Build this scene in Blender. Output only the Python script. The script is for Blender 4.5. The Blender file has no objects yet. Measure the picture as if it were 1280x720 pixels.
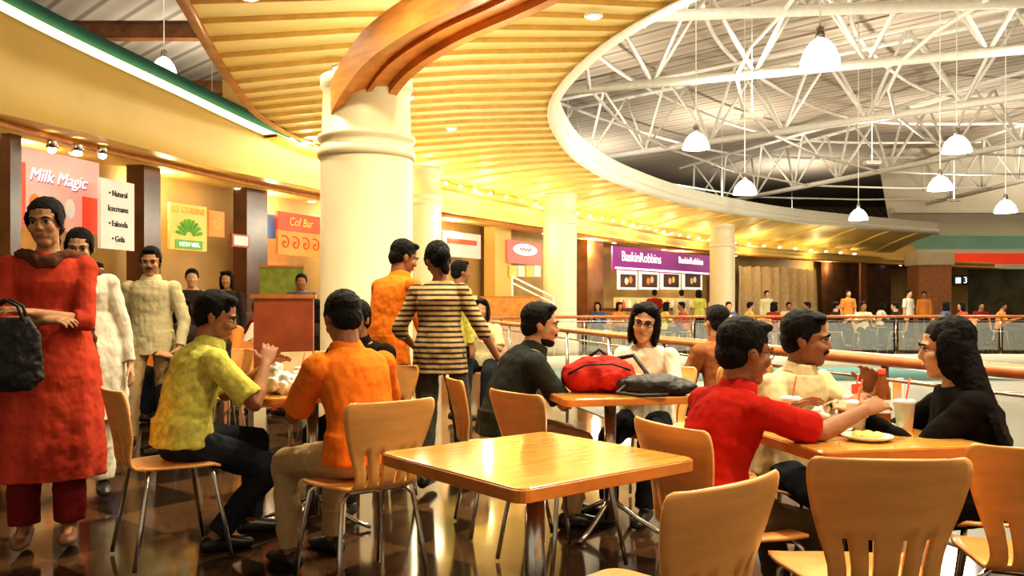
import bpy, bmesh, math, random
from mathutils import Vector, Matrix
from mathutils.geometry import tessellate_polygon
random.seed(4)
FP=1050.;HZ=380.;CH=1.2
U=Vector((0,0,1))
def px(x,s): return ((x-640)/s, FP/s)
def zz(y,s): return CH+(HZ-y)/s
sc=bpy.context.scene
col=sc.collection
try:
    sc.view_settings.view_transform='Standard'
    sc.view_settings.look='Medium High Contrast'
except Exception: pass

# ---------------- materials
def M(name,c,rough=.5,metal=0,emit=0,var=.18,scale=8,bump=0,bscale=40,ecol=None,alpha=1,coat=0,stretch=None,trans=0,spec=None,sheen=0,bstretch=None):
    m=bpy.data.materials.new(name); m.use_nodes=True
    nt=m.node_tree; b=nt.nodes['Principled BSDF']
    tc=nt.nodes.new('ShaderNodeTexCoord'); n=nt.nodes.new('ShaderNodeTexNoise')
    mp=nt.nodes.new('ShaderNodeMapping')
    nt.links.new(tc.outputs['Object'],mp.inputs[0]); nt.links.new(mp.outputs[0],n.inputs['Vector'])
    if stretch: mp.inputs['Scale'].default_value=stretch
    n.inputs['Scale'].default_value=scale; n.inputs['Detail'].default_value=3
    r=nt.nodes.new('ShaderNodeValToRGB')
    r.color_ramp.elements[0].position=.3; r.color_ramp.elements[1].position=.7
    lo=[max(0,x*(1-var)) for x in c[:3]]; hi=[min(1,x*(1+var)) for x in c[:3]]
    r.color_ramp.elements[0].color=(*lo,1); r.color_ramp.elements[1].color=(*hi,1)
    nt.links.new(n.outputs['Fac'],r.inputs[0]); nt.links.new(r.outputs[0],b.inputs['Base Color'])
    b.inputs['Roughness'].default_value=rough; b.inputs['Metallic'].default_value=metal
    if coat: b.inputs['Coat Weight'].default_value=coat; b.inputs['Coat Roughness'].default_value=.08
    if spec is not None: b.inputs['Specular IOR Level'].default_value=spec
    if sheen: b.inputs['Sheen Weight'].default_value=sheen
    if emit:
        b.inputs['Emission Color'].default_value=(*(ecol or c)[:3],1); b.inputs['Emission Strength'].default_value=emit
    if alpha<1: b.inputs['Alpha'].default_value=alpha
    if trans: b.inputs['Transmission Weight'].default_value=trans
    if bump:
        n2=nt.nodes.new('ShaderNodeTexNoise'); n2.inputs['Scale'].default_value=bscale; n2.inputs['Detail'].default_value=4
        if bstretch:
            mp2=nt.nodes.new('ShaderNodeMapping'); mp2.inputs['Scale'].default_value=bstretch
            nt.links.new(tc.outputs['Object'],mp2.inputs[0]); nt.links.new(mp2.outputs[0],n2.inputs['Vector'])
        else: nt.links.new(mp.outputs[0],n2.inputs['Vector'])
        bp=nt.nodes.new('ShaderNodeBump'); bp.inputs['Strength'].default_value=bump; bp.inputs['Distance'].default_value=.02
        nt.links.new(n2.outputs['Fac'],bp.inputs['Height']); nt.links.new(bp.outputs[0],b.inputs['Normal'])
    return m
def ramp_mat(name,kind,cols,scale,rough=.7,direction='Z',rot=None,dist=0):
    m=bpy.data.materials.new(name); m.use_nodes=True
    nt=m.node_tree; b=nt.nodes['Principled BSDF']; b.inputs['Roughness'].default_value=rough
    tc=nt.nodes.new('ShaderNodeTexCoord'); w=nt.nodes.new('ShaderNodeTexWave')
    w.bands_direction=direction; w.inputs['Scale'].default_value=scale; w.inputs['Distortion'].default_value=dist
    nt.links.new(tc.outputs['Object'],w.inputs['Vector'])
    r=nt.nodes.new('ShaderNodeValToRGB'); r.color_ramp.interpolation=kind
    els=r.color_ramp.elements
    while len(els)<len(cols): els.new(.5)
    for i,(p,c) in enumerate(cols): els[i].position=p; els[i].color=(*c,1)
    nt.links.new(w.outputs['Fac'],r.inputs[0]); nt.links.new(r.outputs[0],b.inputs['Base Color'])
    return m
def island_mat(name,c1,c2,rough=.3,coat=0):
    m=bpy.data.materials.new(name); m.use_nodes=True
    nt=m.node_tree; b=nt.nodes['Principled BSDF']; b.inputs['Roughness'].default_value=rough
    b.inputs['Coat Weight'].default_value=coat; b.inputs['Specular IOR Level'].default_value=.3
    g=nt.nodes.new('ShaderNodeNewGeometry'); r=nt.nodes.new('ShaderNodeValToRGB')
    r.color_ramp.elements[0].color=(*c1,1); r.color_ramp.elements[1].color=(*c2,1)
    nt.links.new(g.outputs['Random Per Island'],r.inputs[0]); nt.links.new(r.outputs[0],b.inputs['Base Color'])
    return m
def floor_mat():
    m=bpy.data.materials.new('granite_tiles'); m.use_nodes=True
    nt=m.node_tree; b=nt.nodes['Principled BSDF']
    tc=nt.nodes.new('ShaderNodeTexCoord'); mp=nt.nodes.new('ShaderNodeMapping')
    mp.inputs['Rotation'].default_value=(0,0,math.radians(38))
    nt.links.new(tc.outputs['Object'],mp.inputs[0])
    ck=nt.nodes.new('ShaderNodeTexChecker'); ck.inputs['Scale'].default_value=1.7
    ck.inputs['Color1'].default_value=(.045,.024,.013,1); ck.inputs['Color2'].default_value=(.15,.08,.035,1)
    nt.links.new(mp.outputs[0],ck.inputs['Vector'])
    n=nt.nodes.new('ShaderNodeTexNoise'); n.inputs['Scale'].default_value=45; n.inputs['Detail'].default_value=5
    nt.links.new(mp.outputs[0],n.inputs['Vector'])
    mx=nt.nodes.new('ShaderNodeMix'); mx.data_type='RGBA'; mx.blend_type='MULTIPLY'; mx.inputs[0].default_value=.8
    nt.links.new(ck.outputs['Color'],mx.inputs[6]); nt.links.new(n.outputs['Fac'],mx.inputs[7])
    nt.links.new(mx.outputs[2],b.inputs['Base Color'])
    b.inputs['Roughness'].default_value=.09; b.inputs['Specular IOR Level'].default_value=.5
    return m

WOOD=M('maple_ply',(.82,.40,.12),.36,var=.09,scale=5,stretch=(1,6,6),coat=.15)
WOODT=M('table_laminate',(.80,.39,.08),.16,var=.24,scale=6,stretch=(1,9,1),coat=.7)
WOODE=M('table_edge',(.6,.22,.04),.35,var=.2)
CHROME=M('brushed_steel',(.55,.52,.47),.22,1,var=.05)
CREAM=M('cream_column_paint',(.72,.62,.40),.45,var=.04,scale=3)
FASC=M('yellow_fascia_paint',(.84,.60,.19),.45,var=.05,scale=1)
FASCD=M('orange_trim_paint',(.6,.25,.06),.4)
TEAL=M('teal_paint',(.06,.20,.17),.7,var=.06,scale=1,spec=.1)
TEALL=M('pale_teal_paint',(.30,.58,.50),.5,var=.06,scale=1)
TEALB=M('soft_teal_paint',(.22,.42,.40),.6,var=.08,scale=1)
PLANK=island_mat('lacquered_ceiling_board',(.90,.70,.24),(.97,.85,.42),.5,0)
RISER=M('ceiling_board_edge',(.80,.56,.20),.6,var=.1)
BEAMW=M('orange_beam_veneer',(.60,.24,.05),.4,var=.25,scale=3,stretch=(1,1,6),coat=.1)
RIM=M('white_rim_paint',(.85,.81,.66),.4,var=.03)
STEEL=M('white_painted_steel',(.88,.86,.78),.4,var=.05)
ROOF=ramp_mat('roof_decking','LINEAR',[(0,(.42,.35,.27)),(.85,(.54,.46,.36)),(1,(.25,.2,.15))],.45,.85,'DIAGONAL')
WALLL=M('pale_plaster',(.76,.70,.56),.7,var=.05,scale=.5)
WALLB=M('shop_wall_yellow',(.50,.33,.11),.6,var=.35,scale=.6)
DARKW=M('dark_brown_stone',(.10,.045,.02),.25,var=.3,scale=2)
BROWN=M('brown_veneer',(.26,.11,.04),.35,var=.3,scale=3)
GLASS=M('railing_glass',(.85,.95,.9),.03,alpha=.14,var=.02)
GLOW=M('warm_lamp_glow',(1,.82,.45),emit=10,ecol=(1,.82,.45))
GLOWW=M('white_lamp_glow',(1,.97,.85),emit=16,ecol=(1,.97,.88))
COVE=M('cove_tube_glow',(1,.82,.38),emit=2.6,ecol=(1,.82,.36))
SKIN=[M('skin_a',(.47,.25,.13),.62,var=.14,scale=9,bump=.1,bscale=90,spec=.25),M('skin_b',(.31,.14,.07),.62,var=.14,scale=9,bump=.1,bscale=90,spec=.25),M('skin_c',(.56,.33,.19),.62,var=.12,scale=9,bump=.1,bscale=90,spec=.25)]
HAIR=M('black_hair',(.009,.007,.006),.58,var=.6,scale=40,stretch=(3,3,.4),bump=1,bscale=110,spec=.2)
LIP=M('lip',(.36,.12,.08),.5); EYEW=M('eye_white',(.6,.56,.5),.25,var=.02); EYED=M('eye_dark',(.02,.01,.008),.15)
def cloth(n,c,var=.10): return M(n,c,.95,var=var,scale=6,bump=.45,bscale=7,bstretch=(1.6,1.6,.8),spec=.08)

# ---------------- object helpers
def top(o,label,cat,group=None,kind=None):
    o['label']=label; o['category']=cat
    if group: o['group']=group
    if kind: o['kind']=kind
    return o
def struct(o): o['kind']='structure'; return o
def mo(name,vs,fs,mat,parent=None,loc=(0,0,0),smooth=False,mats=None,mi=None):
    me=bpy.data.meshes.new(name); me.from_pydata([tuple(v) for v in vs],[],fs); me.update()
    for m in (mats or [mat]): me.materials.append(m)
    if mi:
        for p,k in zip(me.polygons,mi): p.material_index=k
    if smooth:
        for p in me.polygons: p.use_smooth=True
    o=bpy.data.objects.new(name,me); col.objects.link(o); o.location=loc
    if parent: o.parent=parent
    return o
def empty(name,loc=(0,0,0),rz=0):
    o=bpy.data.objects.new(name,None); o.empty_display_size=.1; col.objects.link(o); o.location=loc; o.rotation_euler=(0,0,rz); return o
class G:
    def __init__(s): s.v=[]; s.f=[]
    def loft(s,secs,n=16,cap=True,rip=0,rn=9):
        b=len(s.v); K=max(1,len(secs)-1)
        for j,(c,a,bb) in enumerate(secs):
            for i in range(n):
                t=2*math.pi*i/n; q=1+rip*(j/K)*(math.sin(rn*t+j*.15)+.5*math.sin(rn*1.7*t+1))
                s.v.append(c+a*math.cos(t)*q+bb*math.sin(t)*q)
        for j in range(len(secs)-1):
            for i in range(n):
                i2=(i+1)%n
                s.f.append((b+j*n+i,b+j*n+i2,b+(j+1)*n+i2,b+(j+1)*n+i))
        if cap:
            s.f.append(tuple(b+i for i in range(n))[::-1]); e=b+(len(secs)-1)*n
            s.f.append(tuple(e+i for i in range(n)))
        return s
    def ell(s,c,ax,ay,az,n=14,m=9):
        secs=[]
        for j in range(m):
            t=-math.pi/2*.97+math.pi*.97*j/(m-1)
            secs.append((c+az*math.sin(t),ax*math.cos(t),ay*math.cos(t)))
        return s.loft(secs,n)
    def sph(s,c,r): return s.ell(Vector(c),Vector((r,0,0)),Vector((0,r,0)),Vector((0,0,r)))
    def cap(s,p,q,r1,r2,n=12,flat=False,sq=1):
        p=Vector(p);q=Vector(q); d=(q-p)
        if d.length<1e-6: d=Vector((0,0,1e-4))
        d.normalize()
        a=d.cross(U) if abs(d.z)<.95 else d.cross(Vector((0,1,0)))
        a.normalize(); b=d.cross(a)*sq
        secs=[]
        if not flat:
            for t in (1.45,1.0,.5): secs.append((p-d*r1*math.sin(t),a*r1*math.cos(t),b*r1*math.cos(t)))
        secs.append((p,a*r1,b*r1)); secs.append((q,a*r2,b*r2))
        if not flat:
            for t in (.5,1.0,1.45): secs.append((q+d*r2*math.sin(t),a*r2*math.cos(t),b*r2*math.cos(t)))
        return s.loft(secs,n)
    def chain(s,pts,r,n=10):
        pts=[Vector(p) for p in pts]; secs=[]; pa=None
        for i,p in enumerate(pts):
            d=(pts[min(i+1,len(pts)-1)]-pts[max(i-1,0)]).normalized()
            if pa is None:
                a=d.cross(U) if abs(d.z)<.9 else d.cross(Vector((0,1,0)))
            else: a=pa-d*pa.dot(d)
            a.normalize(); pa=a; b=d.cross(a); rr=r[i] if isinstance(r,(list,tuple)) else r
            secs.append((p,a*rr,b*rr))
        return s.loft(secs,n)
    def box(s,c,hx,hy,hz):
        c=Vector(c); b=len(s.v)
        for x in(-1,1):
            for y in(-1,1):
                for z in(-1,1): s.v.append(c+Vector((x*hx,y*hy,z*hz)))
        for f in [(0,1,3,2),(4,6,7,5),(0,4,5,1),(2,3,7,6),(0,2,6,4),(1,5,7,3)]: s.f.append(tuple(b+i for i in f))
        return s
    def lathe(s,prof,n=20,c=(0,0,0),cap=False):
        c=Vector(c)
        return s.loft([(c+U*z,Vector((r,0,0)),Vector((0,r,0))) for r,z in prof],n,cap)
    def obj(s,name,mat,parent=None,loc=(0,0,0),smooth=True):
        return mo(name,s.v,s.f,mat,parent,loc,smooth)
BAKE=[]
_tex={}
def tex(sz):
    if sz not in _tex:
        t=bpy.data.textures.new('folds','CLOUDS'); t.noise_scale=sz; t.noise_depth=2; _tex[sz]=t
    return _tex[sz]
def rem(g,name,mat,parent=None,loc=(0,0,0),vox=.008,sm=3,disp=0,dsz=.08):
    o=g.obj(name,mat,parent,loc)
    m=o.modifiers.new('r','REMESH'); m.mode='VOXEL'; m.voxel_size=vox; m.use_smooth_shade=True
    if sm:
        m=o.modifiers.new('s','SMOOTH'); m.factor=.5; m.iterations=sm
    if disp:
        m=o.modifiers.new('d','DISPLACE'); m.texture=tex(dsz); m.strength=disp; m.mid_level=.5; m.texture_coords='LOCAL'
    BAKE.append(o); return o
def bevel(o,w=.004,seg=2):
    m=o.modifiers.new('b','BEVEL'); m.width=w; m.segments=seg; m.limit_method='ANGLE'; return o
def text(body,size,mat,parent,loc,ext=.004,rot=(math.pi/2,0,0),sx=1,sh=0):
    c=bpy.data.curves.new('lettering','FONT'); c.body=body; c.size=size; c.extrude=ext; c.align_x='CENTER'; c.align_y='CENTER'
    c.resolution_u=3; c.shear=sh
    o=bpy.data.objects.new('lettering',c); col.objects.link(o); c.materials.append(mat)
    o.parent=parent; o.location=loc; o.rotation_euler=rot; o.scale=(sx,1,1); BAKE.append(o); return o
def cr(pts,n):
    P=[Vector(p) for p in pts]; out=[]
    m=len(P)-1
    for i in range(n+1):
        t=i*m/n; k=min(int(t),m-1); u=t-k
        p0=P[max(k-1,0)];p1=P[k];p2=P[k+1];p3=P[min(k+2,m)]
        out.append(.5*((2*p1)+(p2-p0)*u+(2*p0-5*p1+4*p2-p3)*u*u+(3*p1-p0-3*p2+p3)*u**3))
    return out
def nrm2(pts,i):
    d=pts[min(i+1,len(pts)-1)]-pts[max(i-1,0)]; d.z=0; d.normalize(); return Vector((d.y,-d.x,0))
def sweep(name,pts,prof,mat,parent=None,smooth=True,mats=None,close=False):
    vs=[];fs=[];np_=None
    for i,p in enumerate(pts):
        n=nrm2(pts,i); pr=prof(i,p) ; np_=len(pr)
        for o,z in pr: vs.append(Vector((p.x,p.y,0))+n*o+U*z)
    r=np_ if close else np_-1
    for i in range(len(pts)-1):
        for j in range(r):
            a=i*np_+j;b=i*np_+(j+1)%np_
            fs.append((a,b,b+np_,a+np_))
    return mo(name,vs,fs,mat,parent,smooth=smooth)

# ---------------- camera
cam=bpy.data.cameras.new('camera'); co=bpy.data.objects.new('camera',cam); col.objects.link(co)
co.location=(0,0,CH); co.rotation_euler=(math.pi/2,0,0); cam.sensor_width=36; cam.lens=36*FP/1280; cam.shift_y=20/1280.
cam.clip_end=300; sc.camera=co

# ---------------- shell: curves
B=cr([(-5.2,-2,4.6),(-5.6,3,4.6),(-5.8,6.5,4.5),(-5.7,9.4,4.46),(-5.05,12,4.3),(-3.75,15.6,4.0),(-1.6,18.9,3.84),(3,26,3.7),(8.1,33,3.6),(18.8,42,3.5),(27,47,3.5)],120)
ZB=3.2
def bulk(i,p):
    zt=p.z
    return [(-.9,ZB+.02),(-.02,ZB),(.0,ZB+.06),(-.05,ZB+.12),(-.02,ZB+.4*(zt-ZB)),(.02,zt-.06),(.02,zt),(-.06,zt),(-.06,zt-.12),(-.3,zt-.12),(-.32,zt+.02)]
o=struct(sweep('trim_1',B,bulk,FASC))
nb=[p for p in B if p.y<18.5]
o=struct(sweep('trim_2',nb,lambda i,p:[(-.3,p.z+.0),(-.26,p.z+.15),(-.10,p.z+.17),(-.08,p.z+.36),(-.3,p.z+.38)],TEAL))
o=struct(sweep('trim_3',B,lambda i,p:[(.01,ZB-.03),(.03,ZB-.03),(.03,ZB+.05),(.01,ZB+.05)],FASCD,close=True))
cv=sweep('cove_light_tube',nb,lambda i,p:[(-.0,p.z+.01),(-.0,p.z+.13),(-.10,p.z+.13),(-.10,p.z+.01)],COVE,close=True)
top(cv,'glowing warm fluorescent tube running along curved fascia top','light')
struct(sweep('trim_13',B[54:112],lambda i,p:[(-.30,p.z-.02),(-.30,p.z+.75)],FASC))
swk=[(-400,140),(0,101),(200,79),(400,61.5),(560,50),(760,36.5),(900,29.3),(1110,23.2),(1300,20.5)]
def sw(x):
    for (a,sa),(b,sb) in zip(swk,swk[1:]):
        if x<=b: return sa+(sb-sa)*(x-a)/(b-a)
    return swk[-1][1]
W=[]
for x in list(range(-400,1301,25)):
    X,Y=px(x,sw(x)); W.append(Vector((X,Y,0)))
struct(sweep('wall_shops',W,lambda i,p:[(0,0),(0,3.35)],WALLB,smooth=False))
struct(sweep('ceiling_soffit',W,lambda i,p:[(1.3,3.24),(-.1,3.3)],FASC))
V=[(-34,-9,10.2),(48,-9,10.2),(48,78,10.2),(-34,78,10.2)]
struct(mo('ceiling_roof',V,[(0,3,2,1)],ROOF))
struct(mo('wall_back',[(-34,78,0),(48,78,0),(48,78,10.2),(-34,78,10.2)],[(0,1,2,3)],ROOF))
struct(mo('wall_left',[(-34,-9,0),(-34,78,0),(-34,78,10.2),(-34,-9,10.2)],[(0,1,2,3)],WALLL))
struct(mo('wall_right',[(48,-9,-5),(48,78,-5),(48,78,10.2),(48,-9,10.2)],[(0,1,2,3)],WALLL))
FX=22
struct(mo('wall_end',[(FX,48.5,4.6),(48,48.5,4.6),(48,48.5,10.2),(FX-1,48.5,10.2)],[(0,1,2,3)],WALLL))
def boxo(name,c,h,mat,parent=None,sm=False): return G().box((0,0,0),*h).obj(name,mat,parent,c,sm)
struct(boxo('trim_4',(35,48.2,4.72),(13,.25,.38),TEALL)); struct(boxo('trim_5',(35,48.0,4.2),(13.4,.25,.12),RIM))
struct(boxo('trim_6',(35,48.0,3.77),(13.6,.3,.30),M('glowing_red_band',(.75,.06,.02),.4,emit=.5)))  # red band glows by itself, brightness put into its material
struct(boxo('trim_7',(35,48.0,3.32),(13.6,.3,.14),RIM))
struct(boxo('trim_12',(35,48.1,6.55),(13.2,.3,.16),RIM))
struct(boxo('wall_dark_front',(35,48.3,1.6),(13.4,.1,1.62),M('dark_glass_shopfront',(.12,.11,.06),.15,var=.4,scale=1)))
# ceiling ring
I=[(7,2.5,4.4),(4.6,5,4.4),(3,7,4.35),(1.7,8.7,4.3),(1.0,10.6,4.3),(.66,13,4.3),(.89,15.5,4.3),(1.6,18.6,4.3),(3.2,22.4,4.3),(6.2,27.1,4.3),(10.9,31.9,4.3),(18.9,37.3,4.3)]
O=[(1,-1,4),(-1.8,3,4),(-2.6,5.5,4),(-3.0,7.7,4),(-3.5,10.5,4),(-3.75,13,4.02),(-3.3,15.8,4.06),(-1.7,18.9,4.0),(.85,23.1,3.95),(4.1,28.1,3.9),(10.1,35.3,3.85),(19,42,3.7)]
NP=54
Ic=cr(I,NP*2);Oc=cr(O,NP*2)
vs=[];fs=[];mi=[]
for k in range(NP):
    a=k*2;b0=a+2;st=.055
    for (p,q,dz) in ((Oc[a],Ic[a],0),(Oc[b0],Ic[b0],st)):
        m1=p.lerp(q,.33);m2=p.lerp(q,.66)
        for t,w in zip((p,m1,m2,q),(0,.06,.06,0)): vs.append(t+U*(dz+w))
    n=len(vs)-8
    for j in range(3): fs.append((n+j,n+j+4,n+j+5,n+j+1)); mi.append(0)
    if k<NP-1:
        b=len(vs)
        for t in (0,.33,.66,1):
            p=Oc[b0].lerp(Ic[b0],t)+U*(.06 if 0<t<1 else 0); vs.append(p-U*.003); vs.append(p+U*.06)
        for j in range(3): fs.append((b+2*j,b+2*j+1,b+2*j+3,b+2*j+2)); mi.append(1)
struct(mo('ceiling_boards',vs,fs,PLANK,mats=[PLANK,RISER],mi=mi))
struct(sweep('trim_8',Ic,lambda i,p:[(-.1,p.z-.02),(.06,p.z-.03),(.08,p.z+.2),(-.02,p.z+.22)],RIM))
no=[p for p in Oc if p.y<17]
struct(sweep('trim_9',no,lambda i,p:[(.05,p.z-.02),(-.08,p.z-.02),(-.08,p.z+.16),(.05,p.z+.2)],BEAMW))
struct(sweep('ceiling_plenum',Ic,lambda i,p:[(.02,p.z+.22),(.05,p.z+.5)],RIM))
# beam from column
def pz3(x,y,s): X,Y=px(x,s); return (X,Y,zz(y,s))
bp=cr([pz3(445,162,131),pz3(455,128,135),pz3(488,84,141),pz3(548,44,152),pz3(630,6,168),pz3(740,-50,195)],30)
bw=.225
be=empty('curved_beam',(-1.5,8.1,0)); top(be,'curved orange veneer beam springing from the thick cream column','beam')
def bprof(a,b,h0,h1): return lambda i,p:[(a,p.z+h0),(b,p.z+h0),(b,p.z+h1),(a,p.z+h1)]
for nm,pr,mt in (('beam_body',bprof(-bw,bw,.05,.26),BEAMW),('beam_rib',bprof(-bw-.04,-bw+.05,-.02,.28),BEAMW),('beam_rib',bprof(bw-.05,bw+.04,-.02,.28),BEAMW),('beam_rib',bprof(-.025,.025,.01,.06),WOODE)):
    q=sweep(nm,bp,pr,mt,close=True,smooth=False); q.parent=be; q.matrix_parent_inverse=Matrix.Translation((1.5,-8.1,0))
# floor + void
void=cr([(3.8,1.4,0),(2.85,2.6,0),(2.35,3.7,0),(2.02,4.8,0),(1.38,7,0),(.6,10.5,0),(-.2,14,0),(-.45,16.4,0),(.4,18.8,0),(3,19.6,0),(8,19.9,0),(14,19.4,0),(18,14,0),(16,5,0),(9,1,0),(3.8,1.4,0)],150)[:-1]
outer=[Vector(p) for p in ((-34,-9,0),(48,-9,0),(48,78,0),(-34,78,0))]
tri=tessellate_polygon([outer,void]); allv=outer+void
fl=mo('floor',allv,[tuple(t) for t in tri],floor_mat()); struct(fl)
bm=bmesh.new(); bm.from_mesh(fl.data); bmesh.ops.recalc_face_normals(bm,faces=bm.faces)
if sum(f.normal.z for f in bm.faces)<0: bmesh.ops.reverse_faces(bm,faces=bm.faces)
bm.to_mesh(fl.data); bm.free()
vc=void+[void[0]]
LW=M('glowing_lower_wall',(.80,.78,.68),.5,emit=.15,var=.15,scale=.7)  # slight glow put into the wall material to brighten the lower level
struct(sweep('trim_10',vc,lambda i,p:[(.0,.01),(.02,.0),(.02,-.30),(-.0,-.30)],RIM))
struct(sweep('trim_14',vc,lambda i,p:[(.0,-.30),(.03,-.30),(.03,-.62),(-.0,-.62)],TEALB))
struct(sweep('wall_lower',vc,lambda i,p:[(.0,-.62),(-.02,-1.3),(-1.2,-1.35),(-1.2,-5)],LW))
struct(mo('floor_lower',[(-8,-8,-5),(30,-8,-5),(30,30,-5),(-8,30,-5)],[(0,1,2,3)],M('lower_floor_stone',(.6,.5,.35),.2)))
# railing
ra=empty('balcony_railing',(2.35,3.7,0)); top(ra,'wood-capped glass balcony railing curving around the atrium void','railing')
inv=Matrix.Translation((-2.35,-3.7,0))
rv=vc[:112]
def addr(o): o.parent=ra; o.matrix_parent_inverse=inv
HR=M('varnished_handrail',(.45,.14,.035),.35,var=.2,coat=.2)
addr(sweep('handrail',rv,lambda i,p:[(-.12+.045*math.cos(t),.90+.035*math.sin(t)) for t in [k*math.pi/4 for k in range(8)]],HR,close=True))
addr(sweep('lower_rail',rv,lambda i,p:[(-.12+.012*math.cos(t),.80+.012*math.sin(t)) for t in [k*math.pi/3 for k in range(6)]],CHROME,close=True))
acc=0; last=rv[0]
for i in range(1,len(rv)-1):
    acc+=(rv[i]-rv[i-1]).length
    if acc>1.15:
        n=nrm2(rv,i); p=rv[i]-n*.12
        g=G().cap(p,p+U*.88,.02,.02,8,True); g.cap(p,p+U*.02,.05,.05,10,True); addr(g.obj('post',CHROME))
        q=last-nrm2(rv,max(0,i-4))*.12
        d=(p-q); d.z=0; L=d.length; d.normalize()
        a=q+d*.06; b=p-d*.06; nn=Vector((d.y,-d.x,0))*.005
        v=[a-nn+U*.1,b-nn+U*.1,b-nn+U*.76,a-nn+U*.76,a+nn+U*.1,b+nn+U*.1,b+nn+U*.76,a+nn+U*.76]
        addr(mo('glass_panel',v,[(0,1,2,3),(7,6,5,4),(0,4,5,1),(3,2,6,7)],GLASS))
        last=rv[i]; acc=0
# columns
def column(X,Y,r,zt,label):
    e=empty('column',(X,Y,0)); top(e,label,'column')
    G().lathe([(r*1.12,0),(r*1.12,.25),(r,.3),(r,zt-.75),(r,zt-.74)],32).obj('column_shaft',CREAM,e)
    G().lathe([(r,zt-.78),(r*1.05,zt-.77),(r*1.07,zt-.73),(r*1.05,zt-.69),(r*1.0,zt-.68),(r*1.0,zt-.62),(r*1.06,zt-.6),(r*1.06,zt-.56),(r*.97,zt-.54),(r*.94,zt-.12),(r*1.0,zt-.1),(r*1.0,zt)],32,cap=True).obj('column_capital',CREAM,e)
    return e
column(-1.4,8.1,.44,3.36,'thick round cream column carrying the curved beam')
column(-1.83,17.0,.40,3.95,'round cream column beside the shop fascia')
column(1.2,21,.42,3.95,'round cream column beyond the railing')
column(7.16,28.6,.42,3.9,'round cream column near the purple shop sign')
e=empty('pillar',(20.6,41.5,0)); top(e,'square reddish brown pillar with cream top','column')
G().box((0,0,1.55),.8,.6,1.55).obj('pillar_shaft',M('terracotta_cladding',(.50,.22,.09),.4,var=.2),e,smooth=False)
G().box((0,0,3.4),.9,.7,.3).obj('pillar_cap',CREAM,e,smooth=False)
# trusses
CT=Vector((24,14.5,7))
outs=[(-6,4.5),(-7,11),(-6.5,18),(-6,25.7),(-1,37.5),(11,51),(24,52)]
tops=[]
for ti,(x,y) in enumerate(outs):
    A=Vector((x,y,7)); d=(CT-A); L=d.length; d.normalize(); n=Vector((d.y,-d.x,0))
    e=empty('roof_truss',A); top(e,'white painted tubular steel roof truss spanning the atrium','truss','atrium roof trusses')
    for off,z in ((0,0),(-.9,2.4),(.9,2.4)):
        G().cap(n*off+U*z,d*L*.97+n*off*.3+U*z,.12 if z==0 else .08,.12 if z==0 else .08,8,True).obj('chord',STEEL,e)
    K=12
    for j in range(K):
        f0=j/K*.97*L; f1=(j+.5)/K*.97*L; f2=(j+1)/K*.97*L
        w=.9*(1-.7*(j+.5)/K)
        for sg in(-1,1):
            G().cap(d*f0,d*f1+n*w*sg+U*2.4,.055,.055,6,True).obj('web_bar',STEEL,e)
            G().cap(d*f1+n*w*sg+U*2.4,d*f2,.055,.055,6,True).obj('web_bar',STEEL,e)
    tops.append((A,d,L))
for fr in (.12,.24,.36,.48,.62,.78):
    pts=[A+d*L*fr+U*2.5 for A,d,L in tops]
    top(G().chain(cr(pts,40),.07,6).obj('roof_purlin',STEEL),'white steel purlin ring tying the roof trusses','purlin','roof purlins')
    if fr<.6:
        pts=[A+d*L*(fr+.03) for A,d,L in tops]
        top(G().chain(cr(pts,12),.05,6).obj('roof_purlin',STEEL),'white steel purlin ring tying the roof trusses','purlin','roof purlins')
for y in (15,21,27,34):
    top(G().box((0,0,0),9,.18,.25).obj('roof_beam',BROWN,None,(-14,y,9.95),False),'dark brown roof beam under the decking','beam','brown roof beams')
SHADE=M('glowing_bell_shade',(1,.96,.85),.3,emit=6,ecol=(1,.95,.82))
def light(kind,name,loc,e,c,r=.15,parent=None,**k):
    l=bpy.data.lights.new(name,kind); l.energy=e; l.color=c
    if kind in('POINT','SPOT'): l.shadow_soft_size=r
    o=bpy.data.objects.new(name,l); col.objects.link(o); o.location=loc
    for a,b in k.items():
        setattr(l if hasattr(l,a) else o,a,b)
    if parent: o.parent=parent
    return o
def pendant(x,y,s,e=500,d=.24):
    X,Y=px(x,s); Z=zz(y,s); p=empty('pendant_lamp',(X,Y,Z)); top(p,'bell-shaped white glowing pendant lamp hung on a thin cord','lamp','pendant lamps')
    G().lathe([(d,-.16),(d*.98,-.1),(d*.8,.02),(d*.5,.12),(d*.25,.16),(.03,.18)],20).obj('lamp_shade',SHADE,p)
    G().sph((0,0,-.08),.09).obj('bulb',GLOWW,p)
    G().lathe([(.05,.17),(.06,.2),(.05,.3),(.01,.33)],12).obj('lamp_cap',CHROME,p)
    G().cap((0,0,.3),(0,0,10.15-Z),.012,.012,6,True).obj('cord',STEEL,p)
    light('POINT','lamp_light',(0,0,-.3),e,(1,.92,.74),.2,p)
pendant(1025,65,100,200) 
for a in ((870,176,62),(1196,180,64),(1175,229,54),(931,234,54),(1073,268,42),(1257,258,48)): pendant(*a,e=300,d=.27)
pendant(205,82,62,200); pendant(318,148,60,200)
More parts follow.
